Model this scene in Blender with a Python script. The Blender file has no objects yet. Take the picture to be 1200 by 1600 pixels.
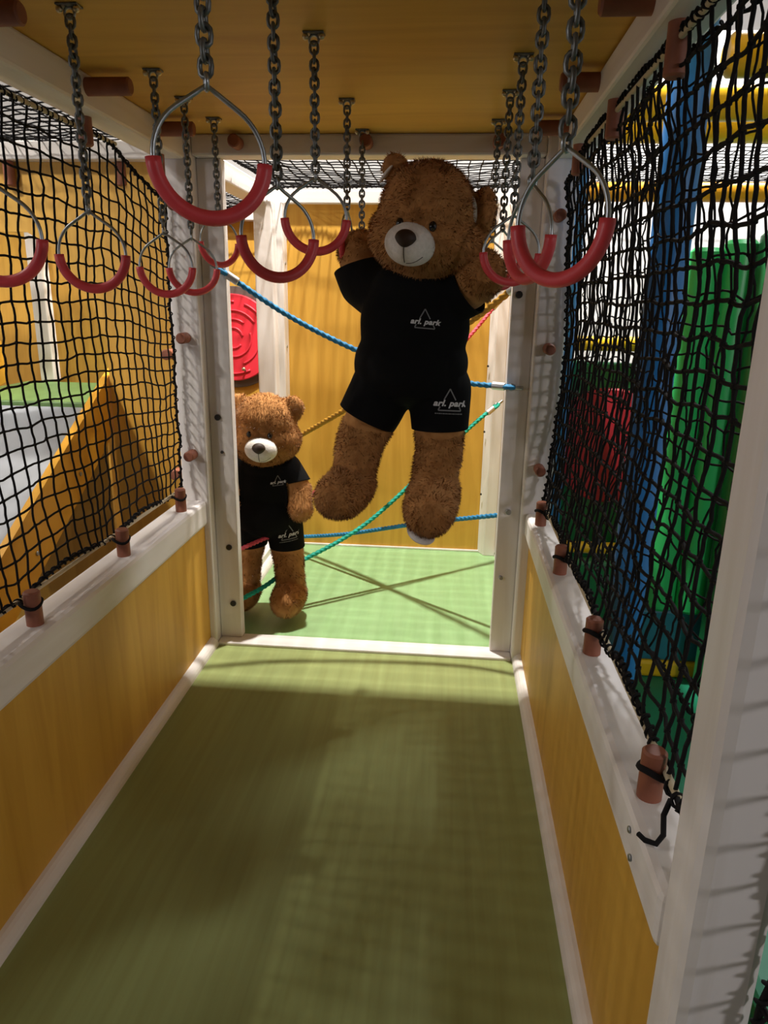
import bpy, bmesh, math, random
import numpy as np
from mathutils import Vector, Matrix, Quaternion, noise
from mathutils.bvhtree import BVHTree
random.seed(7); rng = np.random.default_rng(7)
S = bpy.context.scene; COL = S.collection
PI = math.pi

# ------------------------------------------------------------------ camera
cam_d = bpy.data.cameras.new('camera'); cam = bpy.data.objects.new('camera', cam_d); COL.objects.link(cam)
def unit(v): v = np.array(v, float); return v / np.linalg.norm(v)
fwd = unit([105, -328, 1115]); dn = np.array([-60., 3770., 1115.]); dn = unit(dn - dn.dot(unit([105, -328, 1115])) * fwd)
rt = np.cross(dn, fwd); W = np.array([rt, fwd, -dn])
CAM_H = 1.3715
cam.matrix_world = Matrix([[W[0, 0], -W[0, 1], -W[0, 2], 0], [W[1, 0], -W[1, 1], -W[1, 2], 0],
                           [W[2, 0], -W[2, 1], -W[2, 2], CAM_H], [0, 0, 0, 1]])
cam_d.sensor_width = 36; cam_d.sensor_fit = 'AUTO'; cam_d.lens = 36 * 1115 / 1600; cam_d.clip_start = .02
S.camera = cam

# ------------------------------------------------------------------ world, lamps, exposure
w = bpy.data.worlds.new('world'); S.world = w; w.use_nodes = True
bg = w.node_tree.nodes['Background']; bg.inputs[0].default_value = (.90, .92, 1, 1); bg.inputs[1].default_value = .02
S.view_settings.view_transform = 'Standard'; S.view_settings.look = 'None'
S.view_settings.exposure = 0.0; S.view_settings.gamma = 1; S.view_settings.use_curve_mapping = False
def lamp(name, loc, energy, size, color=(1, .96, .9), target=None, kind='AREA', spread=180):
    d = bpy.data.lights.new(name, kind); d.energy = energy; d.color = color
    if kind == 'AREA': d.shape = 'DISK'; d.size = size; d.spread = math.radians(spread)
    else: d.shadow_soft_size = size
    o = bpy.data.objects.new(name, d); COL.objects.link(o); o.location = loc
    if target: o.rotation_euler = (Vector(target) - Vector(loc)).to_track_quat('-Z', 'Y').to_euler()
    return o
lamp('hall_lamp_over_rope_cell', (-.35, 3.22, 4.25), 290, .10, (1, .95, .86))
lamp('hall_lamp_left', (-4.3, 1.6, 4.2), 55, .12, (1, .95, .86), (-1.2, 2.0, .8))
lamp('fill_spot_left', (-3.3, .1, 4.2), 12, .35, (1, .95, .86), (-1.9, 2.74, .9), spread=38)  # added fill aimed at the slide room wall, no known fixture
lamp('hall_lamp_right', (2.0, 4.15, 4.2), 90, .4, (.97, .98, 1), (1.8, 3.9, .5), spread=140)
lamp('fill_light_right', (3.2, -1.5, 1.9), 34, .5, (1, .96, .97), (.2, 2.0, .8))  # added fill for posts and rails, stands in for bounce; no lamp there
lamp('fill_light_left', (-3.4, -1.2, 1.9), 24, .5, (1, .96, .97), (.2, 2.0, .8))  # matching added fill from the left, not a real wall lamp

# ------------------------------------------------------------------ materials
def mat(name, color, rough=.6, metal=0, spec=.5, var=None, scale=(8, 8, 8), bump=0, bscale=None, sheen=0, dist=0, detail=6, lo=.35, hi=.65):
    m = bpy.data.materials.new(name); m.use_nodes = True; nt = m.node_tree; b = nt.nodes['Principled BSDF']
    b.inputs['Roughness'].default_value = rough; b.inputs['Metallic'].default_value = metal
    b.inputs['Specular IOR Level'].default_value = spec; b.inputs['Sheen Weight'].default_value = sheen
    c = (*color, 1); b.inputs['Base Color'].default_value = c
    tc = nt.nodes.new('ShaderNodeTexCoord')
    def ntex(sc, det=detail):
        mp = nt.nodes.new('ShaderNodeMapping'); mp.inputs['Scale'].default_value = sc
        n = nt.nodes.new('ShaderNodeTexNoise'); n.inputs['Scale'].default_value = 1; n.inputs['Detail'].default_value = det
        n.inputs['Distortion'].default_value = dist
        nt.links.new(tc.outputs['Object'], mp.inputs[0]); nt.links.new(mp.outputs[0], n.inputs[0]); return n
    if var:
        n = ntex(scale); r = nt.nodes.new('ShaderNodeValToRGB')
        r.color_ramp.elements[0].position = lo; r.color_ramp.elements[1].position = hi
        r.color_ramp.elements[0].color = (*var, 1); r.color_ramp.elements[1].color = c
        nt.links.new(n.outputs[0], r.inputs[0]); nt.links.new(r.outputs[0], b.inputs['Base Color'])
    if bump:
        n = ntex(bscale or scale); bp = nt.nodes.new('ShaderNodeBump'); bp.inputs['Strength'].default_value = bump
        bp.inputs['Distance'].default_value = .004
        nt.links.new(n.outputs[0], bp.inputs['Height']); nt.links.new(bp.outputs[0], b.inputs['Normal'])
    return m
WHITE, WDARK = (.80, .76, .745), (.72, .67, .63)
def whitewood(ax):
    sc = [22, 22, 22]; sc['xyz'.index(ax)] = 2
    return mat('white_glazed_wood_' + ax, WHITE, .5, 0, .4, WDARK, tuple(sc), .15, dist=.6, lo=.25, hi=.55)
WX, WY, WZ = whitewood('x'), whitewood('y'), whitewood('z')
YEL, YDK = (.66, .37, .058), (.56, .295, .040)
PLY_Z = mat('yellow_stained_plywood', YEL, .5, 0, .4, YDK, (18, 18, 1.2), .06, dist=1.2, lo=.3, hi=.6)
PLY_Y = mat('yellow_stained_plywood_side', YEL, .5, 0, .4, YDK, (18, 14, 1.3), .06, dist=1.0, lo=.3, hi=.6)
PLY_X = mat('yellow_stained_plywood_flat', YEL, .55, 0, .4, YDK, (1.0, 9, 18), .04, dist=1.2, lo=.3, hi=.6)
YPAINT = mat('yellow_painted_board', (.72, .36, .03), .4, 0, .5, (.6, .29, .02), (3, 3, 3))
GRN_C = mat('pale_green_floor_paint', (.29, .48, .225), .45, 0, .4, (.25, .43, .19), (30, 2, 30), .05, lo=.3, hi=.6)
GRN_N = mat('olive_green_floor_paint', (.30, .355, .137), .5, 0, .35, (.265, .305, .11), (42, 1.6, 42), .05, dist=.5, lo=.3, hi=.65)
GRN_P = mat('green_platform_paint', (.10, .19, .055), .5, var=(.08, .155, .045), scale=(12, 4, 12))
PEG = mat('copper_brown_dowel', (.30, .10, .055), .55, var=(.22, .07, .038), scale=(20, 20, 20))
STEEL = mat('galvanised_steel', (.42, .45, .47), .35, .9, var=(.30, .33, .35), scale=(40, 40, 40))
CHAIN = mat('dull_grey_chain', (.20, .21, .21), .45, .75, var=(.13, .135, .13), scale=(40, 40, 40))
BRASS = mat('brassy_bolt_head', (.6, .5, .32), .3, .9)
DARKM = mat('black_oxide_bolt', (.03, .027, .025), .5, .4)
ALU = mat('pressed_aluminium', (.62, .64, .66), .4, .8)
RED = mat('red_plastic_grip', (.74, .065, .08), .42, 0, .5, (.66, .052, .066), (30, 30, 30))
NET = mat('black_twine', (.009, .008, .009), .85, 0, .2)
ROD = mat('pale_bamboo_rod', (.50, .42, .28), .6)
FUR = mat('golden_brown_plush', (.56, .275, .10), .95, 0, .1, (.43, .19, .062), (38, 38, 38), 0, sheen=.08, lo=.3, hi=.7)
CREAM = mat('white_short_plush', (.82, .78, .74), .95, 0, .1, (.74, .70, .66), (120, 120, 120), .3, sheen=.2)
NOSE = mat('dark_brown_velour', (.035, .018, .011), .55, 0, .4)
EYE = mat('glossy_black_eye', (.006, .005, .005), .08, 0, .7)
CLOTH = mat('black_jersey', (.0045, .0045, .005), .9, 0, .15, bump=.2, bscale=(60, 60, 60))
PRINT = mat('white_print', (.62, .62, .64), .7)
PRINTG = mat('grey_print', (.20, .20, .21), .7)
BLUE = mat('blue_rope', (.035, .26, .50), .6, 0, .3, (.02, .17, .36), (90, 90, 90))
GREEN = mat('sea_green_rope', (.01, .42, .31), .6, 0, .3, (.007, .28, .21), (90, 90, 90))
GOLD = mat('gold_rope', (.50, .27, .03), .6, 0, .3, (.35, .17, .015), (90, 90, 90))
PINK = mat('red_rope', (.72, .09, .13), .6, 0, .3, (.5, .05, .08), (90, 90, 90))
DISC = mat('red_play_disc', (.78, .035, .06), .4, 0, .5)
DISC2 = mat('shade_darkened_red_vinyl', (.40, .02, .036), .45, 0, .4)  # disc red darkened to carry the shade behind the net
GREYP = mat('grey_brown_rim', (.12, .095, .085), .5)
LAM = mat('grey_slide_laminate', (.24, .25, .27), .35, 0, .5, (.20, .21, .23), (6, 6, 6))
BLUEP = mat('blue_vinyl_pad', (.015, .17, .50), .4, 0, .5)
YELP = mat('yellow_vinyl_pad', (.80, .50, .01), .38, 0, .5)
ORAP = mat('orange_yellow_pad', (.72, .33, .015), .4, 0, .5)
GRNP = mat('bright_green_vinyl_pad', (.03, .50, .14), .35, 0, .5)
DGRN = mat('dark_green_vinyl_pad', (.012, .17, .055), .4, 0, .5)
TEAL = mat('teal_vinyl_pad', (.02, .17, .26), .4, 0, .5)
TGRN = mat('teal_green_mat', (.012, .20, .11), .5, 0, .4)
HWALL = mat('white_hall_wall', (.78, .78, .80), .8)
HCEIL = mat('white_hall_ceiling', (.80, .80, .80), .9)
HFLOOR = mat('grey_hall_floor', (.16, .16, .17), .7)

# ------------------------------------------------------------------ helpers
def link(name, bm, m, parent=None, smooth=False):
    me = bpy.data.meshes.new(name); bmesh.ops.recalc_face_normals(bm, faces=bm.faces); bm.to_mesh(me); bm.free()
    return linkm(name, me, m, parent, smooth)
def linkm(name, me, m, parent=None, smooth=False):
    if smooth: me.polygons.foreach_set('use_smooth', [True] * len(me.polygons))
    if m is not None: me.materials.append(m)
    o = bpy.data.objects.new(name, me); COL.objects.link(o)
    if parent: o.parent = parent
    return o
def tag(o, label, cat, group=None, kind=None):
    o['label'] = label; o['category'] = cat
    if group: o['group'] = group
    if kind: o['kind'] = kind
    return o
def thing(name, label, cat, loc=(0, 0, 0), group=None, rz=0):
    o = bpy.data.objects.new(name, None); COL.objects.link(o); o.location = loc; o.rotation_euler = (0, 0, rz)
    o.empty_display_size = .05
    return tag(o, label, cat, group)
def struct(o, label, cat):
    return tag(o, label, cat, None, 'structure')
def addbox(bm, lo, hi, bev=0, seg=2):
    r = bmesh.ops.create_cube(bm, size=1); vs = r['verts']
    for v in vs: v.co = Vector([lo[i] + (v.co[i] + .5) * (hi[i] - lo[i]) for i in range(3)])
    if bev:
        es = list({e for v in vs for e in v.link_edges})
        bmesh.ops.bevel(bm, geom=es, offset=bev, segments=seg, affect='EDGES', profile=.5)
def box(name, lo, hi, m, parent=None, bev=.006, seg=2):
    bm = bmesh.new(); addbox(bm, lo, hi, bev, seg); return link(name, bm, m, parent)
def frame_axes(t):
    t = Vector(t).normalized(); a = Vector((0, 0, 1)) if abs(t.z) < .9 else Vector((1, 0, 0))
    u = t.cross(a).normalized(); return u, t.cross(u).normalized()
def addcyl(bm, p0, p1, r0, r1=None, n=20, bev=0):
    p0, p1 = Vector(p0), Vector(p1); r1 = r0 if r1 is None else r1; t = (p1 - p0).normalized(); u, v = frame_axes(t)
    prof = [(p0, r0), (p1, r1)]
    if bev: prof = [(p0, r0 - bev), (p0 + t * bev, r0), (p1 - t * bev, r1), (p1, r1 - bev)]
    rings = [[bm.verts.new(c + (u * math.cos(2 * PI * k / n) + v * math.sin(2 * PI * k / n)) * r) for k in range(n)] for c, r in prof]
    for a, b in zip(rings, rings[1:]):
        for k in range(n): bm.faces.new((a[k], a[(k + 1) % n], b[(k + 1) % n], b[k]))
    bm.faces.new(rings[0][::-1]); bm.faces.new(rings[-1])
def cyl(name, p0, p1, r, m, parent=None, n=20, bev=0, r1=None):
    bm = bmesh.new(); addcyl(bm, p0, p1, r, r1, n, bev); o = link(name, bm, m, parent)
    return shade(o)
def shade(o, ang=40):
    me = o.data; me.polygons.foreach_set('use_smooth', [True] * len(me.polygons))
    bm = bmesh.new(); bm.from_mesh(me)
    for e in bm.edges:
        if len(e.link_faces) == 2 and e.calc_face_angle(0) > math.radians(ang): e.smooth = False
    bm.to_mesh(me); bm.free(); return o
def addtube(bm, pts, r, n=6, closed=False, caps=True, twist=0, lobes=0, depth=0):
    pts = [Vector(p) for p in pts]; N = len(pts); rings = []; u = None; L = 0
    for i, p in enumerate(pts):
        a = pts[i - 1] if (i > 0 or closed) else p; b = pts[(i + 1) % N] if (i < N - 1 or closed) else p
        t = (b - a).normalized()
        if u is None: u, _ = frame_axes(t)
        u = (u - t * u.dot(t)).normalized(); v = t.cross(u)
        if i: L += (p - pts[i - 1]).length
        ri = r[i] if isinstance(r, (list, tuple)) else r
        ring = []
        for k in range(n):
            an = 2 * PI * k / n; rr = ri * (1 + depth * math.cos(lobes * an)) if lobes else ri
            an2 = an + twist * L
            ring.append(bm.verts.new(p + (u * math.cos(an2) + v * math.sin(an2)) * rr))
        rings.append(ring)
    for a, b in zip(rings, rings[1:] + ([rings[0]] if closed else [])):
        for k in range(n): bm.faces.new((a[k], a[(k + 1) % n], b[(k + 1) % n], b[k]))
    if caps and not closed: bm.faces.new(rings[0][::-1]); bm.faces.new(rings[-1])
def tube(name, pts, r, m, parent=None, n=8, closed=False):
    bm = bmesh.new(); addtube(bm, pts, r, n, closed); return link(name, bm, m, parent, True)
def addell(bm, c, r, rot=None, seg=20, rings=14):
    M = Matrix.Translation(Vector(c)) @ (rot.to_4x4() if rot else Matrix()) @ Matrix.Diagonal((*(r if hasattr(r, '__len__') else (r, r, r)), 1))
    bmesh.ops.create_uvsphere(bm, u_segments=seg, v_segments=rings, radius=1, matrix=M)
def ell(name, c, r, m, parent=None, rot=None, seg=24, rings=16):
    bm = bmesh.new(); addell(bm, c, r, rot, seg, rings); return link(name, bm, m, parent, True)
def prism(name, poly, lo, hi, axis, m, parent=None, bev=0):
    """extrude a 2-D outline along an axis; the other two axes keep their xyz order"""
    bm = bmesh.new(); others = [i for i in range(3) if i != axis]
    def P(q, d):
        v = [0, 0, 0]; v[others[0]], v[others[1]] = q; v[axis] = d; return v
    a = [bm.verts.new(P(q, lo)) for q in poly]; b = [bm.verts.new(P(q, hi)) for q in poly]; n = len(poly)
    bm.faces.new(a); bm.faces.new(b[::-1])
    for k in range(n): bm.faces.new((a[k], a[(k + 1) % n], b[(k + 1) % n], b[k]))
    if bev: bmesh.ops.bevel(bm, geom=list(bm.edges), offset=bev, segments=2, affect='EDGES')
    return link(name, bm, m, parent)
def copy_tree(o, parent=None):
    c = o.copy(); COL.objects.link(c)
    if parent: c.parent = parent
    for ch in list(o.children): copy_tree(ch, c)
    return c
def bolt(name, loc, axis, r, m, parent, h=.006):
    a = Vector(axis); return cyl(name, Vector(loc), Vector(loc) + a * h, r, m, parent, 10, .0015)

# ------------------------------------------------------------------ hall shell
Z0 = -1.0
struct(box('floor_hall', (-6, -4.5, Z0 - .1), (6, 8, Z0), HFLOOR, bev=0), 'grey floor of the play hall below the raised corridor', 'floor')
struct(box('ceiling_hall', (-6, -4.5, 4.5), (6, 8, 4.6), HCEIL, bev=0), 'white ceiling of the play hall high above the nets', 'ceiling')
struct(box('wall_back', (-6, 6.6, Z0), (6, 6.7, 4.5), HWALL, bev=0), 'white far wall of the play hall', 'wall')
struct(box('wall_right', (5.4, -4.5, Z0), (5.5, 6.6, 4.5), HWALL, bev=0), 'white side wall of the play hall beyond the green pads', 'wall')
struct(box('wall_left', (-5.6, -4.5, Z0), (-5.5, 6.6, 4.5), HWALL, bev=0), 'white side wall of the play hall beyond the slide', 'wall')

# ------------------------------------------------------------------ corridor shell
XL, XR, YF, YB = -.93, .33, 2.60, 3.90      # panel planes, frame front, back wall
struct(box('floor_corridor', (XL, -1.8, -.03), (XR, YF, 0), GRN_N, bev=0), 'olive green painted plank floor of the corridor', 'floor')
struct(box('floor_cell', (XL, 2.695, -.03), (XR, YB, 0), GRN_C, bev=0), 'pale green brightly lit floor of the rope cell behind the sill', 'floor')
struct(box('ceiling_corridor', (-1.04, -1.8, 1.905), (.44, 2.70, 1.923), PLY_X, bev=0), 'dark yellow plywood ceiling the ring chains hang from', 'ceiling')
struct(box('wall_panel_left', (XL - .018, -.9, 0), (XL, YF, .53), PLY_Y, bev=0), 'low yellow plywood panel under the rail beside the slide', 'wall')
struct(box('wall_panel_right', (XR, .75, 0), (XR + .018, YF, .53), PLY_Y, bev=0), 'low yellow plywood panel under the rail beside the blue pole', 'wall')
struct(box('wall_cell_back', (-.90, YB, 0), (.30, YB + .018, 1.84), PLY_Z, bev=0), 'tall yellow plywood wall closing the rope cell', 'wall')
def quarter(name, x, s, y0, y1, label):
    poly = [(x, 0), (x + s * .032, 0)] + [(x + s * .032 * math.cos(a), .034 * math.sin(a)) for a in [PI / 10 * k for k in range(1, 5)]] + [(x, .034)]
    o = prism(name, poly, y0, y1, 1, WY); return struct(o, label, 'baseboard')
quarter('baseboard_left', XL, 1, -.9, YF, 'white quarter-round skirting under the left yellow panel')
quarter('baseboard_right', XR, -1, -.9, YF, 'white quarter-round skirting under the right yellow panel')
quarter('baseboard_cell_left', XL, 1, 2.70, YB - .15, 'white skirting on the cell floor behind the standing bear')
quarter('baseboard_cell_right', XR, -1, 2.70, YB - .07, 'white skirting at the right edge of the cell floor')
struct(box('baseboard_back', (-.87, YB - .012, 0), (.22, YB, .012), WX, bev=.003), 'thin white strip along the foot of the back wall', 'baseboard')
n_trim = [0]
def trim(lo, hi, m, label, cat, bev=.008):
    n_trim[0] += 1
    return struct(box('trim_%d' % n_trim[0], lo, hi, m, None, bev), label, cat)
RT = .62
railL = trim((-1.02, -.9, .52), (-.915, YF, RT), WY, 'white wooden rail on top of the left yellow panel, three brown pegs standing on it', 'rail', .014)
railR = trim((.310, .795, .525), (.405, YF, RT), WY, 'white wooden rail on top of the right yellow panel, four brown pegs standing on it', 'rail', .014)
beamL = trim((-1.02, -.9, 1.825), (-.925, YF, 1.905), WY, 'white roof beam above the net beside the slide', 'beam')
beamR = trim((.325, -.9, 1.825), (.425, YF, 1.897), WY, 'white roof beam above the net beside the blue pole', 'beam')
beamB = trim((-.905, 2.61, 1.838), (.295, 2.70, 1.905), WX, 'white cross beam at the far end of the plywood ceiling', 'beam')
postL = trim((-1.01, YF, Z0), (-.905, 2.70, 1.905), WZ, 'white square post at the left of the opening', 'post')
postR = trim((.295, YF, Z0), (.40, 2.70, 1.897), WZ, 'white square post at the right of the opening', 'post')
brdL = trim((-.905, 2.655, .012), (-.815, 2.70, 1.838), WZ, 'white board with dark bolts lining the opening in front of the standing bear', 'board', .004)
brdR = trim((.212, 2.655, .012), (.295, 2.70, 1.838), WZ, 'white board with silver bolts lining the opening right of the hanging bear', 'board', .004)
sill = trim((-.905, YF, -.03), (.295, 2.695, .012), WX, 'white wooden sill on the floor across the opening', 'sill', .005)
postN = trim((.31, .70, Z0), (.405, .795, 1.897), WZ, 'white wooden post closest to the camera, with a rounded cream edge', 'post', .016)
struct(box('trim_14', (-.99, 3.71, 0), (-.895, 3.80, 1.84), WZ, None, .008), 'white post in the far left corner of the rope cell beside the red disc', 'post')
bm = bmesh.new(); addbox(bm, (-.91, 3.80, 0), (-.865, YB, 1.84), .004); o14 = link('trim_15', bm, WZ); struct(o14, 'white batten between corner post and yellow back wall', 'trim')
struct(prism('trim_16', [(.205, YB), (.238, 3.835), (.30, 3.835), (.30, YB)], 0, 1.84, 2, WZ, None, .003), 'white batten with a slanted face in the far right corner of the cell', 'trim')
struct(box('trim_17', (-.99, YB - .03, 1.84), (.40, YB + .06, 1.905), WX), 'white beam on top of the yellow back wall', 'beam')
struct(box('trim_18', (-1.02, 2.70, 1.825), (-.925, YB - .03, 1.905), WY), 'white beam over the left side of the rope cell', 'beam')
struct(box('trim_19', (.325, 2.70, 1.825), (.425, YB - .03, 1.897), WY), 'white beam over the right side of the rope cell', 'beam')
struct(box('wall_cell_right', (.315, 2.70, 0), (.333, YB, 1.825), PLY_Z, bev=0), 'yellow plywood side wall of the rope cell', 'wall')
struct(box('trim_20', (-.985, 2.70, -.03), (-.93, YB, .07), WY), 'low white kerb along the open side of the rope cell', 'kerb')
# bolts on boards, posts and rails
for x, z, r in ((-.872, .935, .012), (-.861, .80, .006), (-.852, .41, .012), (-.846, .165, .012)):
    bolt('bolt', (x, 2.655, z), (0, -1, 0), r, DARKM, brdL, .008)
for x, z, r, m in ((.236, 1.40, .013, DARKM), (.250, .605, .011, STEEL), (.238, .335, .008, STEEL)):
    bolt('bolt', (x, 2.655, z), (0, -1, 0), r, m, brdR, .012)
for y, z in ((.955, .59), (.935, .555)): bolt('bolt', (.310, y, z), (-1, 0, 0), .006, STEEL, railR, .004)
for z in (.35, .70, 1.05, 1.40): bolt('screw', (.21, 3.868, z), (-.5, -.35, 0), .006, DARKM, bpy.data.objects['trim_16'], .012)
for z in (1.55, 1.13, .62): bolt('screw', (-.865, 3.85, z), (1, 0, 0), .008, STEEL, o14, .004)

struct(box('ceiling_shade_panel', (.43, -1.8, 1.905), (2.6, .82, 1.923), PLY_X, bev=0), 'unseen plywood panel added to shade the near end of the corridor', 'ceiling')  # out of view, added to keep light off the near floor
# ------------------------------------------------------------------ wooden pegs
def peg(p0, p1, label, group, r=.0195):
    p0, p1 = Vector(p0), Vector(p1); o = cyl('wooden_peg', (0, 0, 0), p1 - p0, r, PEG, None, 22, .004); o.location = p0
    return tag(o, label, 'peg', group)
order = {1.477: 'nearest the camera', 1.96: 'in the middle', 2.44: 'farthest, by the opening post'}
for y, wd in order.items():
    peg((-.957, y, RT - .005), (-.957, y, RT + .085), 'brown wooden peg standing on the white rail beside the slide, %s' % wd, 'pegs on the left rail')
for y, wd in ((1.0, 'nearest, beside the loose rope end'), (1.487, 'second from the near white post'),
              (1.98, 'third from the near white post'), (2.45, 'farthest, beside the right opening post')):
    peg((.346, y, RT - .005), (.346, y, RT + .085), 'brown wooden peg standing on the right rail, %s' % wd, 'pegs on the right rail')
for y, wd in ((1.46, 'in the top corner'), (1.93, 'the middle one'), (2.385, 'behind the largest ring')):
    peg((-.93, y, 1.872), (-.812, y, 1.872), 'dark peg sticking out of the left beam under the ceiling, %s' % wd, 'pegs on the left beam', .021)
for y, wd in ((1.46, 'at the top edge'), (1.93, 'the middle one'), (2.39, 'nearest the cross beam')):
    peg((.33, y, 1.872), (.235, y, 1.872), 'dark peg sticking out of the right beam under the ceiling, %s' % wd, 'pegs on the right beam', .021)
for y, wd in ((1.0, 'out at the frame edge'), (1.53, 'first from the camera'), (2.02, 'behind a ring chain'), (2.52, 'beside the opening post')):
    peg((-.985, y, 1.83), (-.985, y, 1.755), 'brown peg hanging from the left beam into the net, %s' % wd, 'pegs under the left beam')
for y, wd in ((1.41, 'largest, at the top'), (1.89, 'the middle one'), (2.38, 'last before the opening post')):
    peg((.362, y, 1.83), (.362, y, 1.742), 'brown peg hanging from the right beam into the net, %s' % wd, 'pegs under the right beam')
for x, wd in ((-.74, 'beside the big near ring'), (-.30, 'behind the middle row of chains'), (.135, 'behind the right row of chains')):
    peg((x, 2.615, 1.874), (x, 2.555, 1.874), 'brown peg end facing the camera on the cross beam, %s' % wd, 'pegs on the cross beam', .021)
for z, wd in ((1.676, 'top one behind the rings'), (1.232, 'middle one'), (.80, 'lowest one above the rail')):
    peg((-.958, YF + .005, z), (-.958, YF - .055, z), 'brown peg sticking out of the left opening post, %s' % wd, 'pegs on the left post')
for z, wd in ((1.65, 'top one near the beam'), (1.22, 'middle one'), (.79, 'lowest one above the rail')):
    peg((.345, YF + .005, z), (.345, YF - .055, z), 'brown peg sticking out of the right opening post, %s' % wd, 'pegs on the right post')

# ------------------------------------------------------------------ nets
def netmesh(bm, f, nu, nv, r, sub=3, knot=1.75, wob=.0):
    """f(u, v) in cell units -> world point"""
    def g(u, v):
        p = Vector(f(u, v))
        if wob: p += noise.noise_vector(p * 9) * wob + noise.noise_vector(p * 31) * wob * .45
        return p
    for i in range(nu + 1): addtube(bm, [g(i, j / sub) for j in range(nv * sub + 1)], r, 5)
    for j in range(nv + 1): addtube(bm, [g(i / sub, j) for i in range(nu * sub + 1)], r, 5)
    for i in range(nu + 1):
        for j in range(nv + 1):
            bmesh.ops.create_icosphere(bm, subdivisions=1, radius=r * knot, matrix=Matrix.Translation(g(i, j)))
    return g
def lash(bm, pts, r, rr, step=.028):
    """spiral of twine wound round an edge"""
    out = []
    for a, b in zip(pts, pts[1:]):
        a, b = Vector(a), Vector(b); t = b - a; L = t.length; u, v = frame_axes(t); n = max(2, int(L / step * 8))
        for k in range(n):
            an = 2 * PI * k / 8; out.append(a + t * (k / n) + (u * math.cos(an) + v * math.sin(an)) * rr)
    addtube(bm, out, r, 5)
def sst(a, b, x): t = min(1, max(0, (x - a) / (b - a))); return t * t * (3 - 2 * t)
def side_net(label, x, ya, yb, ztop, zbot, bulge, cell, r, nv, rodside, seed=0, wob=.009, pegx=0, loops=()):
    root = thing('climbing_net', label, 'net', (x, (ya + yb) / 2, zbot(.5 * (ya + yb))))
    off = Vector(root.location)
    nu = round((yb - ya) / cell)
    def f(u, v):
        y = ya + (yb - ya) * u / nu; zt, zb = ztop(y), zbot(y); t = v / nv
        z = zb + (zt - zb) * t
        xx = x + bulge(y, t)
        sc = math.sin((y - .02) / .48 * PI) ** 2     # pegs every 0.48 m pull the lowest rows
        y2 = y + .028 * math.sin((y + .25) / .48 * 2 * PI) * (1 - t) ** 5
        return Vector((xx, y2 + .012 * noise.noise(Vector((y * 2, z * 2, seed))), z + .022 * sc * (1 - t) ** 5)) - off
    bm = bmesh.new(); g = netmesh(bm, f, nu, nv, r, 3, 1.75, wob); net = link('netting', bm, NET, root, True)
    bm = bmesh.new()
    bot = [g(u / 2, 0) for u in range(nu * 2 + 1)]; top = [g(u / 2, nv) for u in range(nu * 2 + 1)]
    far = [g(nu, v / 2) for v in range(nv * 2 + 1)]
    for e in (bot, top, far): addtube(bm, e, r * 1.5, 6); lash(bm, e[::2], r * .8, r * 2.4)
    link('border_rope', bm, NET, root, True)
    if rodside:
        for z, ye in ((zbot(ya) + .004, yb - .02), (1.80, yb - .35)):
            cyl('edge_rod', Vector((x, ya, z)) - off, Vector((x, ye, z)) - off, .006, ROD, root, 10)
    for py, pz in loops:
        tube('peg_loop', [Vector((pegx + .024 * math.cos(a), py + .026 * math.sin(a), pz + .006 * math.sin(2 * a))) - off for a in [2 * PI * k / 18 for k in range(18)]], r * 1.5, NET, root, 7, True)
    return root
side_net('large black net of square mesh over the left rail, slide showing through it', -.997, .35, 2.575,
         lambda y: 1.80 - .10 * sst(2.1, 2.6, y), lambda y: .668,
         lambda y, t: -.03 * math.sin(t * PI) * math.sin((y - .3) / 2.3 * PI), .051, .0029, 23, 1, seed=1, pegx=-.962, loops=((1.477, .672), (1.96, .67), (2.44, .672)))
side_net('large black net over the right rail with blue pole and green pads showing through', .362, .83, 2.56,
         lambda y: 1.81 - .06 * sst(2.2, 2.6, y), lambda y: .672,
         lambda y, t: .035 * math.sin(t * PI), .052, .0036, 21, 1, seed=5, wob=.010, pegx=.350, loops=((1.0, .672), (1.487, .674), (1.98, .67), (2.45, .672)))
side_net('second slack black net hanging just behind the right net', .408, .83, 2.52,
         lambda y: 1.80 - .05 * sst(2.2, 2.6, y), lambda y: .70,
         lambda y, t: .055 * math.sin(t * PI) + .02 * math.sin(y * 7), .058, .0022, 19, 0, seed=9, wob=.016)
side_net('piece of black net in the bottom right corner beside the near post', .385, -.2, .68,
         lambda y: 1.8, lambda y: -.30, lambda y, t: .02 * math.sin(t * PI), .058, .0032, 36, 0, seed=13)
def roof_net(label, xa, xb, ya, yb, z, sag, cell, r, seed):
    root = thing('roof_net', label, 'net', ((xa + xb) / 2, (ya + yb) / 2, z)); off = Vector(root.location)
    nu, nv = round((xb - xa) / cell), round((yb - ya) / cell)
    def f(u, v):
        s, t = u / nu, v / nv
        return Vector((xa + (xb - xa) * s, ya + (yb - ya) * t, z - sag * math.sin(s * PI) ** .7 * math.sin(t * PI) ** .7 if 0 < s < 1 and 0 < t < 1 else z)) - off
    bm = bmesh.new(); g = netmesh(bm, f, nu, nv, r, 2, 1.75, .006); link('netting', bm, NET, root, True)
    bm = bmesh.new()
    for e in ([g(u, 0) for u in range(nu + 1)], [g(u, nv) for u in range(nu + 1)], [g(0, v) for v in range(nv + 1)], [g(nu, v) for v in range(nv + 1)]):
        addtube(bm, e, r * 1.5, 6); lash(bm, e, r * .8, r * 2.4)
    link('border_rope', bm, NET, root, True)
    return root
roof_net('black net stretched as a roof over the rope cell behind the hanging bear', -.90, .30, 2.73, 3.84, 1.915, .035, .05, .0025, 1)
roof_net('black net roof above the slide room on the left', -2.35, -1.06, .7, 2.70, 1.90, .05, .052, .0025, 2)
roof_net('black net roof over the room with the red disc', -2.3, -1.06, 2.85, 4.6, 1.90, .05, .055, .0025, 3)
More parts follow.
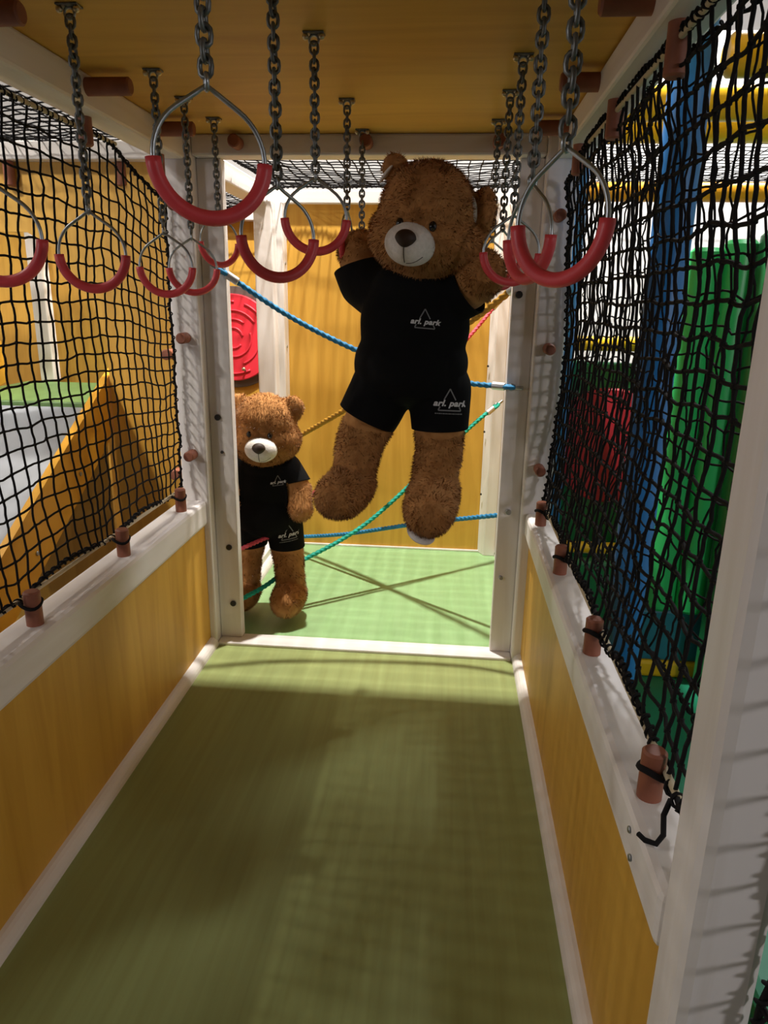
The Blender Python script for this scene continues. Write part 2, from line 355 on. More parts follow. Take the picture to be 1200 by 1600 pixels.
roof_net('black net roof behind the yellow padded rollers on the right', .5, 2.2, 3.30, 4.7, 2.06, .04, .06, .0022, 4)
tail = tube('rope_tail', [(.352, .925, .672), (.338, .905, .66), (.336, .89, .638), (.326, .885, .626), (.312, .893, .6245), (.306, .905, .6245)], .0042, NET)
tag(tail, 'short loose black rope end lying on the right rail beside the nearest peg', 'rope')

# ------------------------------------------------------------------ gym rings on chains
CEIL = 1.905
def chain_mesh(length, pitch=.0168, wr=.0034):
    bm = bmesh.new(); n = max(1, round(length / pitch)); p = length / n
    for k in range(n):
        zc = -(k + .5) * p; L = p * .5 + wr * 1.0; hw = .0084; pts = []
        for q in range(12):
            a = 2 * PI * q / 12; pts.append((hw * math.cos(a), 0, math.copysign(max(0, L - hw), math.sin(a)) * (1 if abs(math.sin(a)) > .1 else 0) + hw * math.sin(a)))
        R = Matrix.Rotation((k % 2) * PI / 2 + .25 * math.sin(k * 1.7), 3, 'Z')
        addtube(bm, [R @ Vector(q) + Vector((0, 0, zc)) for q in pts], wr, 6, True)
    return bm
RR, AP = .069, .083
def make_ring(x, y, zap, yaw, label, group, tilt=0):
    root = thing('gym_ring', label, 'ring', (x, y, CEIL), group)
    bm = bmesh.new(); addbox(bm, (-.022, -.014, -.004), (.022, .014, 0), .0015)
    plate = link('mounting_plate', bm, CHAIN, root)
    for s in (-1, 1):
        b = ell('bolt', (s * .017, -.006, -.009), (.0068, .0068, .007), BRASS, plate, None, 10, 8)
    tube('eye', [(.010 * math.cos(a), 0, -.014 + .010 * math.sin(a)) for a in [2 * PI * k / 12 for k in range(12)]], .003, STEEL, plate, 6, True)
    Lc = CEIL - zap - .020
    link('chain', chain_mesh(Lc - .012), CHAIN, root, True).location = (0, 0, -.020)
    sub = Matrix.Rotation(yaw, 3, 'Z') @ Matrix.Rotation(tilt, 3, 'X')
    zc = -(CEIL - zap) - AP + 0.0
    th = math.acos(RR / AP); pts = []
    pts.append((0, AP))
    a0 = PI / 2 - th
    pts += [(AP * 0 + RR * math.cos(a0) * t, AP + (RR * math.sin(a0) - AP) * t) for t in (.33, .66)]
    pts += [(RR * math.cos(a0 - (2 * PI - 2 * th) * k / 40), RR * math.sin(a0 - (2 * PI - 2 * th) * k / 40)) for k in range(41)]
    pts += [(-RR * math.cos(a0) * t, AP + (RR * math.sin(a0) - AP) * t) for t in (.66, .33)]
    # the loop swings about its apex
    tr = lambda q: sub @ (Vector((q[0], 0, q[1] - AP))) + Vector((0, 0, zc + AP))
    tube('ring_frame', [tr(q) for q in pts], .0033, STEEL, root, 8, True)
    gp = [(RR * math.cos(a), RR * math.sin(a)) for a in [PI + .02 + (PI - .04) * k / 28 for k in range(29)]]
    g = tube('grip', [tr(q) for q in gp], .0098, RED, root, 12)
    tube('shackle', [sub @ Vector((0, .007 * math.cos(a), .009 * math.sin(a))) + Vector((0, 0, -(CEIL - zap) + .004)) for a in [2 * PI * k / 12 for k in range(12)]], .0032, STEEL, root, 6, True)
    return root
G1, G2, G3 = 'left row of hanging rings', 'middle row of hanging rings', 'right row of hanging rings'
make_ring(-.75, 1.20, 1.545, .15, 'red and steel ring cut by the left edge of the photo', G1)
make_ring(-.75, 1.52, 1.539, .12, 'red and steel hanging ring in front of the slide net, left of the overlapping pair', G1)
make_ring(-.748, 1.917, 1.532, .10, 'left one of the two overlapping red rings by the left opening post', G1)
make_ring(-.762, 2.164, 1.539, .48, 'right one of the two overlapping red rings by the left opening post', G1)
make_ring(-.752, 2.397, 1.628, .86, 'small red ring hanging in front of the left post just above the blue rope end', G1)
make_ring(-.31, .965, 1.622, .42, 'largest red ring, close to the camera with a wide loop', G2)
make_ring(-.31, 1.33, 1.561, .62, 'red ring in the middle row overlapping the ring behind it, second from the camera', G2)
make_ring(-.307, 1.686, 1.628, .30, 'red ring hanging partly behind the second ring of the middle row', G2)
make_ring(-.309, 2.196, 1.625, 1.48, 'ring turned edge-on and gripped by the raised left paw of the hanging bear', G2)
make_ring(-.310, 2.559, 1.545, 1.35, 'ring on the farthest chain of the middle row, hidden behind the bear paw', G2)
make_ring(.13, .960, 1.552, -.82, 'large near red ring on the right in front of the black net', G3)
make_ring(.127, 1.315, 1.563, -1.13, 'red ring turned nearly edge-on behind the large near right ring', G3)
make_ring(.139, 1.840, 1.571, .22, 'red ring in front of the right paw of the hanging bear', G3)
make_ring(.133, 2.126, 1.565, .75, 'red ring farther back behind the right paw of the hanging bear', G3)
make_ring(.122, 2.439, 1.56, .4, 'ring on the farthest chain of the right row, behind the bear ear', G3)

# ------------------------------------------------------------------ ropes across the cell
def rope(name, label, pts, r, m, ends, group='ropes crossing the cell'):
    P = [Vector(p) for p in pts]; root = thing(name, label, 'rope', P[0], group)
    # Catmull-Rom through the control points
    q = [P[0] * 2 - P[1]] + P + [P[-1] * 2 - P[-2]]; path = []
    for i in range(1, len(q) - 2):
        n = max(2, int((q[i + 1] - q[i]).length / .004))
        for k in range(n):
            t = k / n; a, b, c, d = q[i - 1:i + 3]
            path.append(.5 * ((2 * b) + (c - a) * t + (2 * a - 5 * b + 4 * c - d) * t * t + (3 * b - a - 3 * c + d) * t ** 3))
    path.append(P[-1]); path = [p - P[0] for p in path]
    bm = bmesh.new(); addtube(bm, path, r, 12, twist=2 * PI / (r * 7.5), lobes=3, depth=.17); link('rope_line', bm, m, root, True)
    for e, (at, d) in enumerate(((path[0], path[min(8, len(path) - 1)] - path[0]), (path[-1], path[-9] - path[-1]))):
        if not ends[e]: continue
        d = d.normalized()
        f = cyl('ferrule', at + d * .035, at + d * .085, r * 1.55, ALU, root, 14, .003)
        u, v = frame_axes(d)
        tube('rope_eye', [at + d * (.022 + .022 * math.cos(a)) + u * .013 * math.sin(a) for a in [2 * PI * k / 16 for k in range(16)]], r * .75, m, root, 8, True)
        bl = cyl('eye_bolt', at - d * .03, at + d * .01, .007, STEEL, root, 12, .002)
        tube('eye', [at + d * (.012 + .012 * math.cos(a)) + v * .011 * math.sin(a) for a in [2 * PI * k / 12 for k in range(12)]], .0035, STEEL, bl, 6, True)
    return root
rope('climbing_rope', 'blue rope sagging from high on the left post behind the hanging bear',
     [(-.84, 2.64, 1.475), (-.60, 2.70, 1.315), (-.339, 2.72, 1.190), (-.10, 2.72, 1.115), (.06, 2.70, 1.085), (.242, 2.64, 1.078)], .0095, BLUE, (1, 1))
rope('climbing_rope', 'light blue rope low across the cell ending behind the right board',
     [(-.865, 3.76, .085), (-.50, 3.47, .215), (-.10, 3.15, .39), (.29, 2.84, .545)], .0095, BLUE, (1, 0))
rope('climbing_rope', 'sea green rope rising from beside the standing bear feet to the far right corner',
     [(-.835, 2.71, .155), (-.76, 2.845, .168), (-.655, 3.005, .215), (-.34, 3.251, .366), (.106, 3.584, .755), (.262, 3.70, .875)], .0095, GREEN, (0, 1))
rope('climbing_rope', 'thick gold rope from the right post down to the far left corner behind the bears',
     [(.262, 2.72, 1.455), (.12, 2.86, 1.335), (-.10, 3.09, 1.165), (-.42, 3.42, .91), (-.86, 3.80, .62)], .0125, GOLD, (1, 1))
rope('climbing_rope', 'red rope slanting down from the far right corner behind both bears',
     [(.252, 3.72, 1.40), (.084, 3.577, 1.20), (-.19, 3.341, .915), (-.56, 3.05, .56), (-.72, 2.93, .392), (-.765, 2.85, .382), (-.84, 2.71, .375)], .0085, PINK, (1, 0))

# ------------------------------------------------------------------ bears
def evalmesh(o):
    dg = bpy.context.evaluated_depsgraph_get(); dg.update()
    return bpy.data.meshes.new_from_object(o.evaluated_get(dg))
def blobmesh(parts, voxel, smooth_n, smooth_f=.5, cuts=(), disp=0, dscale=20):
    """one continuous skin round a set of overlapping ellipsoids ('e', centre, radii, rotation) and tapered limbs ('c', points, radii)"""
    bm = bmesh.new()
    for p in parts:
        if p[0] == 'e': addell(bm, p[1], p[2], p[3] if len(p) > 3 else None, 24, 16)
        else:
            pts, rs = p[1], p[2]
            for (a, ra), (b, rb) in zip(zip(pts, rs), zip(pts[1:], rs[1:])):
                a, b = Vector(a), Vector(b); n = max(2, int((b - a).length / (min(ra, rb) * .22)))
                for k in range(n + 1): addell(bm, a.lerp(b, k / n), ra + (rb - ra) * k / n, None, 20, 14)
    me = bpy.data.meshes.new('tmp'); bm.to_mesh(me); bm.free()
    o = bpy.data.objects.new('tmp', me); COL.objects.link(o)
    m = o.modifiers.new('r', 'REMESH'); m.mode = 'VOXEL'; m.voxel_size = voxel
    m = o.modifiers.new('s', 'SMOOTH'); m.iterations = smooth_n; m.factor = smooth_f
    out = evalmesh(o); bpy.data.objects.remove(o); bpy.data.meshes.remove(me)
    bm = bmesh.new(); bm.from_mesh(out); bpy.data.meshes.remove(out)
    for co, no in cuts:
        bmesh.ops.bisect_plane(bm, geom=bm.verts[:] + bm.edges[:] + bm.faces[:], plane_co=Vector(co), plane_no=Vector(no), clear_outer=True)
    bm.normal_update()
    if disp:
        for v in bm.verts:
            v.co += v.normal * disp * (noise.noise(v.co * dscale) + .5 * noise.noise(v.co * dscale * 2.3))
    bm.normal_update()
    return bm
def cut_limb(bm, inside, co, no):
    """trim only the faces near one limb with a plane"""
    co, no = Vector(co), Vector(no).normalized()
    fs = [f for f in bm.faces if inside(f.calc_center_median())]
    geom = list({v for f in fs for v in f.verts}) + list({e for f in fs for e in f.edges}) + fs
    bmesh.ops.bisect_plane(bm, geom=geom, plane_co=co, plane_no=no, clear_outer=True)
def with_fur(bm, n, length, width, hide=None, comb=(0, 0, -1), seed=3):
    """plush pile: short tapered tufts joined to the skin in one mesh"""
    r = np.random.default_rng(seed)
    bmesh.ops.triangulate(bm, faces=bm.faces)
    me = bpy.data.meshes.new('plush'); bm.to_mesh(me); bm.free()
    nv, nf = len(me.vertices), len(me.polygons)
    co = np.empty(nv * 3); me.vertices.foreach_get('co', co); co = co.reshape(-1, 3)
    no = np.empty(nv * 3); me.vertices.foreach_get('normal', no); no = no.reshape(-1, 3)
    tri = np.empty(nf * 3, int); me.polygons.foreach_get('vertices', tri); tri = tri.reshape(-1, 3)
    area = np.linalg.norm(np.cross(co[tri[:, 1]] - co[tri[:, 0]], co[tri[:, 2]] - co[tri[:, 0]]), axis=1)
    pick = r.choice(nf, n, p=area / area.sum()); b = r.dirichlet((1, 1, 1), n)
    p = (co[tri[pick]] * b[:, :, None]).sum(1); nn = (no[tri[pick]] * b[:, :, None]).sum(1)
    nn /= np.linalg.norm(nn, axis=1)[:, None] + 1e-9
    if hide is not None:
        keep = np.array([not hide(Vector(q)) for q in p]); p, nn = p[keep], nn[keep]
    m = len(p); cmb = np.array(comb, float)
    # neighbouring tufts lean together
    lean = np.array([noise.noise_vector(Vector(q) * 26) for q in p])
    d = nn * .75 + cmb * .55 + lean * .8 + r.normal(0, .22, (m, 3)); d -= nn * np.minimum(0, (d * nn).sum(1) - .22)[:, None]
    d /= np.linalg.norm(d, axis=1)[:, None]
    side = np.cross(d, nn + r.normal(0, .4, (m, 3))); side /= np.linalg.norm(side, axis=1)[:, None] + 1e-9
    L = length * r.uniform(.6, 1.25, m)[:, None]
    v = np.empty((m, 3, 3)); v[:, 0] = p - side * width / 2 - nn * .001; v[:, 1] = p + side * width / 2 - nn * .001; v[:, 2] = p + d * L
    allv = np.vstack([co, v.reshape(-1, 3)]); bn = np.repeat(nn + .2 * d + r.normal(0, .07, (m, 3)), 3, axis=0)
    alln = np.vstack([no, bn]); alln /= np.linalg.norm(alln, axis=1)[:, None] + 1e-9
    faces = np.vstack([tri, (np.arange(m * 3) + nv).reshape(-1, 3)])
    out = bpy.data.meshes.new('plush_bear'); F = len(faces)
    out.vertices.add(len(allv)); out.vertices.foreach_set('co', allv.ravel())
    out.loops.add(F * 3); out.loops.foreach_set('vertex_index', faces.ravel().astype(np.int32))
    out.polygons.add(F); out.polygons.foreach_set('loop_start', np.arange(0, F * 3, 3, dtype=np.int32))
    try: out.polygons.foreach_set('loop_total', np.full(F, 3, dtype=np.int32))
    except Exception: pass
    out.update(calc_edges=True); out.polygons.foreach_set('use_smooth', [True] * F)
    out.normals_split_custom_set_from_vertices([tuple(x) for x in alln])
    bpy.data.meshes.remove(me); return out
def logo(parent, bvh, cen, axR, axU, outw, size, tiny):
    """printed emblem pressed onto the cloth: triangle outline broken by slanted lettering, base lines below"""
    cen, axR, axU, outw = Vector(cen), Vector(axR).normalized(), Vector(axU).normalized(), Vector(outw).normalized()
    def proj(a, b, lift=.0056):
        o = cen + axR * a + axU * b + outw * .12
        h = bvh.ray_cast(o, -outw, .3)
        if h[0] is None: return cen + axR * a + axU * b
        return h[0] + outw * lift
    def strip(bm, a, b, wd):
        a, b = Vector(a), Vector(b); t = (b - a).normalized(); s = Vector((-t.y, t.x)) * wd / 2; n = 8
        L = [bm.verts.new(proj(*(a.lerp(b, k / n) + s))) for k in range(n + 1)]; R = [bm.verts.new(proj(*(a.lerp(b, k / n) - s))) for k in range(n + 1)]
        for k in range(n): bm.faces.new((L[k], R[k], R[k + 1], L[k + 1]))
    s = size; bm = bmesh.new(); wd = s * .055
    strip(bm, (.0 * s, .62 * s), (-.27 * s, .14 * s), wd); strip(bm, (0, .62 * s), (.27 * s, .14 * s), wd)
    strip(bm, (-.44 * s, -.16 * s), (-.52 * s, -.32 * s), wd); strip(bm, (.44 * s, -.16 * s), (.52 * s, -.32 * s), wd)
    strip(bm, (-.52 * s, -.33 * s), (.52 * s, -.33 * s), wd)
    if tiny:
        x = -.66
        while x < .60:
            l = random.uniform(.04, .12); strip(bm, (x * s, -.47 * s), ((x + l) * s, -.47 * s), s * .045); x += l + .025
    link('printed_triangle', bm, PRINTG, parent)
    cu = bpy.data.curves.new('lettering', 'FONT'); cu.body = 'arl. park'; cu.size = s * .37; cu.shear = .32; cu.align_x = 'CENTER'; cu.align_y = 'CENTER'
    cu.offset = s * .014; cu.space_character = 1.05; cu.resolution_u = 3
    to = bpy.data.objects.new('tmp', cu); COL.objects.link(to); me = evalmesh(to); bpy.data.objects.remove(to)
    bm = bmesh.new(); bm.from_mesh(me); bpy.data.meshes.remove(me)
    bmesh.ops.triangulate(bm, faces=bm.faces)
    for v in bm.verts: v.co = proj(v.co.x * 1.14, v.co.y - .02 * s, .0062)
    me = bpy.data.meshes.new('printed_lettering'); bm.to_mesh(me); bm.free()
    linkm('printed_lettering', me, PRINT, parent)
def make_bear(sp):
    root = thing('teddy_bear', sp['label'], 'teddy bear', sp['root'], 'teddy bears in black sportswear'); off = Vector(sp['root'])
    def L(p): return Vector(p) - off
    def LP(ps): return [('e', L(p[1]), *p[2:]) if p[0] == 'e' else ('c', [L(q) for q in p[1]], p[2]) for p in ps]
    C = L(sp['head']); ry, rp, rr = sp['face']    # yaw, pitch, roll of the face
    R = Matrix.Rotation(ry, 3, 'Z') @ Matrix.Rotation(rp, 3, 'X') @ Matrix.Rotation(rr, 3, 'Y')
    fr, fu, ff = R @ Vector((1, 0, 0)), R @ Vector((0, 0, 1)), R @ Vector((0, -1, 0)); k = sp['hs']
    head = [('e', C + fu * .012 * k, (.142 * k, .140 * k, .150 * k), R), ('e', C - fu * .042 * k + ff * .008 * k, (.165 * k, .140 * k, .112 * k), R),
            ('e', C + ff * .085 * k - fu * .045 * k, (.085 * k, .06 * k, .07 * k), R)]
    ears = [('e', C + fr * a * k + fu * b * k - ff * c * k, (rx * k, ry_ * k, rz * k), R @ Matrix.Rotation(rot, 3, 'Y') @ Matrix.Rotation(rz2, 3, 'Z')) for a, b, c, rx, ry_, rz, rot, rz2 in sp['ears']]
    body = head + ears + LP(sp['body'])
    bm = blobmesh(body, sp['vox'], 7, .5)
    skin = BVHTree.FromBMesh(bm)
    # clothing
    sb = blobmesh(LP(sp['shirt']), .008, 10, .5, [(L(c), n) for c, n in sp['shirt_cuts']], .0035, 9)
    for inside, co, no in sp['shirt_limb']: cut_limb(sb, lambda p, f=inside: f(p + off), L(co), no)
    hb = blobmesh(LP(sp['shorts']), .008, 8, .5, [(L(c), n) for c, n in sp['shorts_cuts']], .0035, 9)
    for inside, co, no in sp['shorts_limb']: cut_limb(hb, lambda p, f=inside: f(p + off), L(co), no)
    t1, t2 = BVHTree.FromBMesh(sb), BVHTree.FromBMesh(hb)
    def hide(p):
        for t in (t1, t2):
            loc, nrm, i, d = t.find_nearest(p)
            if loc is None or d > .09: continue
            if d < .006 or ((p - loc).dot(nrm) < 0 and abs((p - loc).normalized().dot(nrm)) > .6): return True
        return False
    me = with_fur(bm, sp['tufts'], sp['pile'], sp['tw'], hide, seed=sp['seed'])
    linkm('furry_body', me, FUR, root, False)
    shirt = link('t_shirt', sb, CLOTH, root, True); shorts = link('shorts', hb, CLOTH, root, True)
    for o in (shirt, shorts):
        m = o.modifiers.new('thickness', 'SOLIDIFY'); m.thickness = .004; m.offset = 1
    # face
    def face(a, b, lift=0):
        o = C + fr * a * k + fu * b * k + ff * .5
        h = skin.ray_cast(o, -ff, 1.0); return h[0] + ff * lift
    mz = face(*sp['muz']) - ff * .018 * k
    mb = bmesh.new(); addell(mb, mz, (.073 * k, .062 * k, .058 * k), R, 32, 22)
    mtree = BVHTree.FromBMesh(mb)
    link('muzzle', mb, CREAM, root, True)
    ns = mz + ff * .054 * k + fu * .016 * k
    nb = bmesh.new(); addell(nb, ns, (.030 * k, .020 * k, .024 * k), R, 24, 16)
    for v in nb.verts:
        d = (v.co - ns); b = d.dot(fu) / (.024 * k)
        v.co -= fr * d.dot(fr) * .28 * max(0, -b)
    nose = link('nose', nb, NOSE, root, True)
    def onmuz(a, b):
        o = mz + fr * a * k + fu * b * k + ff * .3; h = mtree.ray_cast(o, -ff, .6); return (h[0] if h[0] else mz) + ff * .0005
    st = bmesh.new()
    addtube(st, [onmuz(0, -.002 - .044 * t / 8) for t in range(9)], .0013 * k, 6)
    addtube(st, [onmuz(.004 + .045 * t / 8, -.048 + .022 * (t / 8) ** 2) for t in range(9)], .0010 * k, 6)
    link('mouth_stitch', st, NOSE, root, True)
    for a, b in sp['eyes']:
        ell('eye', face(a, b, .000 * k), (.0112 * k, .0105 * k, .0142 * k), EYE, root, R, 20, 14)
    for (a, b, c, rx, ry_, rz, rot, rz2), inner in zip(sp['ears'], sp['inner']):
        if not inner: continue
        ia, ib, il, iw, ih, irot = inner
        ell('inner_ear', C + fr * ia * k + fu * ib * k + ff * il * k, (iw * k, .010 * k, ih * k), CREAM, root, R @ Matrix.Rotation(irot, 3, 'Y'))
    for nm, c, r, rot in sp.get('pads', ()): ell(nm, L(c), r, CREAM, root, Matrix.Rotation(rot[0], 3, 'X') @ Matrix.Rotation(rot[1], 3, 'Y'))
    for tgt, tree, cen, ar, au, ow, size, tiny in [(shirt, t1, *sp['logo']), (shorts, t2, *sp['logo2'])]:
        logo(tgt, tree, L(cen), ar, au, ow, size, tiny)
    return root

hang = dict(label='large brown teddy bear in black shirt and shorts hanging by its paws from two rings', root=(-.10, 2.05, .79),
    head=(-.071, 1.98, 1.569), face=(-.22, .10, .13), hs=.895, vox=.0065, tufts=95000, pile=.011, tw=.0021, seed=3,
    ears=[(-.118, .128, .03, .040, .028, .046, -.5, .4), (.148, .030, .02, .050, .028, .084, .12, -.6)],
    inner=[(-.137, .112, .002, .006, .030, .6), (.132, .042, .016, .013, .040, -.2)],
    muz=(-.006, -.058), eyes=[(-.040, -.008), (.052, -.006)],
    body=[('e', (-.10, 2.05, 1.30), (.142, .115, .17)), ('e', (-.107, 2.05, 1.215), (.146, .120, .115)), ('c', [(-.085, 2.05, 1.44), (-.07, 2.0, 1.52)], [.10, .11]),
          ('c', [(-.185, 2.09, 1.39), (-.255, 2.16, 1.44), (-.268, 2.185, 1.502)], [.068, .064, .066]),
          ('c', [(-.02, 2.05, 1.40), (.040, 1.99, 1.415), (.077, 1.95, 1.444)], [.072, .066, .060]),
          ('c', [(-.18, 2.05, 1.13), (-.246, 2.03, .985), (-.262, 2.005, .895)], [.080, .068, .062]),
          ('c', [(-.264, 2.0, .862), (-.283, 1.92, .850), (-.298, 1.88, .850)], [.068, .069, .058]),
          ('c', [(-.02, 2.05, 1.12), (-.018, 2.03, .955), (-.030, 2.0, .880)], [.076, .068, .064]),
          ('c', [(-.026, 2.0, .850), (-.036, 1.925, .818), (-.040, 1.89, .810)], [.074, .075, .064])],
    shirt=[('e', (-.10, 2.05, 1.31), (.150, .122, .165)), ('e', (-.107, 2.05, 1.20), (.158, .132, .13)), ('e', (-.08, 2.04, 1.405), (.14, .11, .075)),
           ('c', [(-.175, 2.085, 1.385), (-.242, 2.15, 1.43), (-.275, 2.19, 1.49)], [.086, .083, .080]),
           ('c', [(-.04, 2.05, 1.39), (.030, 2.0, 1.405), (.10, 1.94, 1.44)], [.080, .074, .072])],
    shirt_cuts=[((-.1, 2.05, 1.122), (.02, 0, -1))],
    shirt_limb=[(lambda p: p.x < -.20 and p.z > 1.36, (-.262, 2.16, 1.462), (-.22, .18, 1)),
                (lambda p: p.x > -.02 and p.z > 1.27, (.046, 1.98, 1.405), (1, -.45, .62))],
    shorts=[('e', (-.107, 2.05, 1.185), (.153, .132, .098)), ('c', [(-.188, 2.05, 1.13), (-.236, 2.03, 1.03), (-.255, 2.02, .98)], [.088, .082, .080]),
            ('c', [(-.022, 2.05, 1.13), (-.017, 2.03, 1.02), (-.016, 2.02, .96)], [.088, .078, .075])],
    shorts_cuts=[],
    shorts_limb=[(lambda p: p.x < -.12 and p.z < 1.12, (-.232, 2.03, 1.052), (-.48, 0, -1)),
                 (lambda p: p.x >= -.115 and p.z < 1.12, (-.024, 2.03, 1.026), (.02, 0, -1))],
    pads=[('foot_pad', (-.058, 1.895, .752), (.042, .050, .012), (.30, .35))],
    logo=((-.066, 1.92, 1.322), (1, 0, -.06), (0, 0, 1), (.03, -1, .05), .051, False),
    logo2=((.009, 1.95, 1.108), (1, 0, -.02), (0, 0, 1), (.12, -1, .12), .062, True))
make_bear(hang)

stand = dict(label='brown teddy bear in black shirt and shorts standing half hidden behind the left board', root=(-.757, 2.93, .0),
    head=(-.752, 2.9, .850), face=(.05, .04, .02), hs=.92, vox=.0065, tufts=60000, pile=.011, tw=.0026, seed=11,
    ears=[(-.122, .100, .02, .052, .030, .055, -.3, .3), (.122, .098, .015, .055, .033, .058, .3, -.3)],
    inner=[None, None],
    muz=(.006, -.062), eyes=[(-.045, .004), (.046, .002)],
    body=[('e', (-.757, 2.94, .60), (.122, .10, .15)), ('e', (-.76, 2.94, .50), (.130, .110, .115)), ('c', [(-.755, 2.93, .70), (-.752, 2.91, .78)], [.09, .10]),
          ('c', [(-.665, 2.93, .675), (-.620, 2.91, .590), (-.602, 2.87, .515)], [.060, .057, .050]),
          ('c', [(-.850, 2.93, .675), (-.898, 2.92, .590), (-.915, 2.88, .515)], [.060, .057, .050]),
          ('c', [(-.690, 2.94, .42), (-.672, 2.93, .26), (-.664, 2.92, .15)], [.074, .066, .064]),
          ('c', [(-.664, 2.915, .112), (-.664, 2.85, .109), (-.664, 2.82, .107)], [.074, .074, .066]),
          ('c', [(-.838, 2.95, .42), (-.866, 2.95, .26), (-.876, 2.95, .15)], [.074, .064, .062]),
          ('c', [(-.876, 2.95, .102), (-.880, 2.90, .098), (-.882, 2.87, .096)], [.068, .068, .060])],
    shirt=[('e', (-.757, 2.94, .60), (.132, .108, .145)), ('e', (-.76, 2.94, .47), (.142, .121, .13)), ('e', (-.755, 2.93, .69), (.115, .095, .06)),
           ('c', [(-.675, 2.93, .675), (-.625, 2.91, .60), (-.610, 2.90, .56)], [.068, .067, .066]),
           ('c', [(-.842, 2.93, .675), (-.892, 2.92, .60), (-.905, 2.90, .56)], [.068, .067, .066])],
    shirt_cuts=[((-.76, 2.93, .425), (0, 0, -1))],
    shirt_limb=[(lambda p: p.x > -.648, (-.632, 2.915, .622), (.25, -.2, -1)), (lambda p: p.x < -.868, (-.885, 2.915, .622), (-.25, -.2, -1))],
    shorts=[('e', (-.76, 2.94, .462), (.140, .121, .092)), ('c', [(-.692, 2.94, .42), (-.676, 2.93, .32), (-.672, 2.93, .27)], [.080, .075, .074]),
            ('c', [(-.836, 2.95, .42), (-.856, 2.95, .32), (-.862, 2.95, .27)], [.080, .075, .074])],
    shorts_cuts=[((-.76, 2.94, .325), (.03, 0, -1))], shorts_limb=[],
    logo=((-.690, 2.84, .640), (1, .25, .10), (0, 0, 1), (.25, -1, .05), .043, False),
    logo2=((-.652, 2.86, .405), (1, .2, .16), (0, 0, 1), (.22, -1, .1), .064, True))
make_bear(stand)

# ------------------------------------------------------------------ red disc wall, left of the cell
struct(box('wall_disc', (-2.9, 4.75, Z0), (-1.0, 4.768, 1.86), PLY_Z, bev=0), 'yellow plywood wall carrying the red disc', 'wall')
struct(box('trim_21', (-2.9, 4.68, 1.84), (-1.0, 4.80, 1.93), WX), 'white beam on top of the wall with the red disc', 'beam')
dc = Vector((-1.412, 4.745, 1.125)); d = thing('maze_disc', 'round red play disc with raised maze rings and a grey rim on the yellow wall', 'play disc', dc)
bm = bmesh.new(); addcyl(bm, (0, 0, 0), (0, -.02, 0), .325, n=56, bev=.004); shade(link('rim', bm, GREYP, d))
bm = bmesh.new(); addcyl(bm, (0, -.02, 0), (0, -.05, 0), .278, n=56, bev=.006); plate = shade(link('disc_plate', bm, DISC, d))
for R_, segs in ((.23, ((-.5, 1.2), (1.5, 2.8), (3.2, 5.2))), (.175, ((-1.2, .2), (.6, 2.2), (2.6, 4.6))), (.12, ((-2, .3), (.9, 3.2))), (.065, ((.2, 2.3), (2.9, 5.6)))):
    bm = bmesh.new()
    for a, b in segs: addtube(bm, [(R_ * math.cos(a + (b - a) * t / 20), -.052, R_ * math.sin(a + (b - a) * t / 20)) for t in range(21)], .007, 8)
    link('maze_ring', bm, DISC, plate, True)
for x, z in ((.19, -.19), (-.19, -.19), (.19, .19), (-.19, .19)):
    cyl('spacer', (x * 1.12, 0, z * 1.12), (x * 1.12, -.055, z * 1.12), .020, ALU, d, 16, .003)
cyl('handle_stem', (.075, -.05, -.21), (.075, -.085, -.20), .007, GREYP, d, 10)
ell('handle_knob', (.075, -.095, -.195), .013, BRASS, d)

# ------------------------------------------------------------------ slide room on the left
YW = 2.74
prt = [(-2.6, 1.60), (-1.60, 1.60), (-1.48, 1.53), (-1.365, 1.33), (-1.33, .40)]
outer = [(-2.6, 1.84), (-1.01, 1.84), (-1.01, Z0), (-1.33, Z0)]
struct(prism('wall_slide_room', outer + [(-1.33, 1.20), (-1.365, 1.33), (-1.48, 1.53), (-1.60, 1.60), (-2.6, 1.60)], YW, YW + .018, 1, PLY_Z), 'yellow plywood wall with a cut-out portal above the slide', 'wall')
struct(box('trim_22', (-2.6, 2.69, 1.84), (-1.02, 2.80, 1.905), WX), 'white beam above the yellow wall of the slide room', 'beam')
struct(box('wall_portal_back', (-1.94, 3.42, Z0), (-1.20, 3.44, 1.86), PLY_Z, bev=0), 'shaded yellow plywood behind the slide portal', 'wall')
struct(box('wall_portal_far', (-3.3, 3.62, Z0), (-1.95, 3.64, 1.86), PLY_Z, bev=0), 'lit yellow plywood at the far left behind the slide platform', 'wall')
struct(box('trim_23', (-1.98, 3.36, .97), (-1.91, 3.44, 1.86), WZ), 'white post behind the slide platform', 'post')
struct(box('wall_under_platform', (-2.045, 2.745, Z0), (-1.368, 2.763, .925), PLY_Z, bev=0), 'shaded plywood below the slide platform', 'wall')
pf = tag(box('platform', (-2.05, 2.702, .93), (-1.366, 3.36, .97), GRN_P, None, .006), 'green platform board at the top of the slide', 'platform')
sl = thing('slide', 'grey slide with yellow side boards descending behind the left net', 'slide', (-1.7, 1.9, Z0))
so = Vector(sl.location)
def offp(poly): return [(a - so.y, b - so.z) for a, b in poly]
bedline = lambda y: .95 - .585 * (2.70 - y)
yend = 0.0
prism('bed', offp([(2.70, .95), (yend, bedline(yend)), (yend, bedline(yend) - .02), (2.70, .93)]), -2.05 - so.x, -1.365 - so.x, 0, LAM, sl)
sd = [(3.20, 1.17), (2.95, 1.17), (2.73, 1.062), (1.94, .605), (yend, .605 - 1.94 * .578), (yend, .605 - 1.94 * .578 - .17), (2.06, .435), (2.83, .90), (3.20, .98)]
prism('side_board', offp(sd), -1.363 - so.x, -1.335 - so.x, 0, YPAINT, sl, .004)
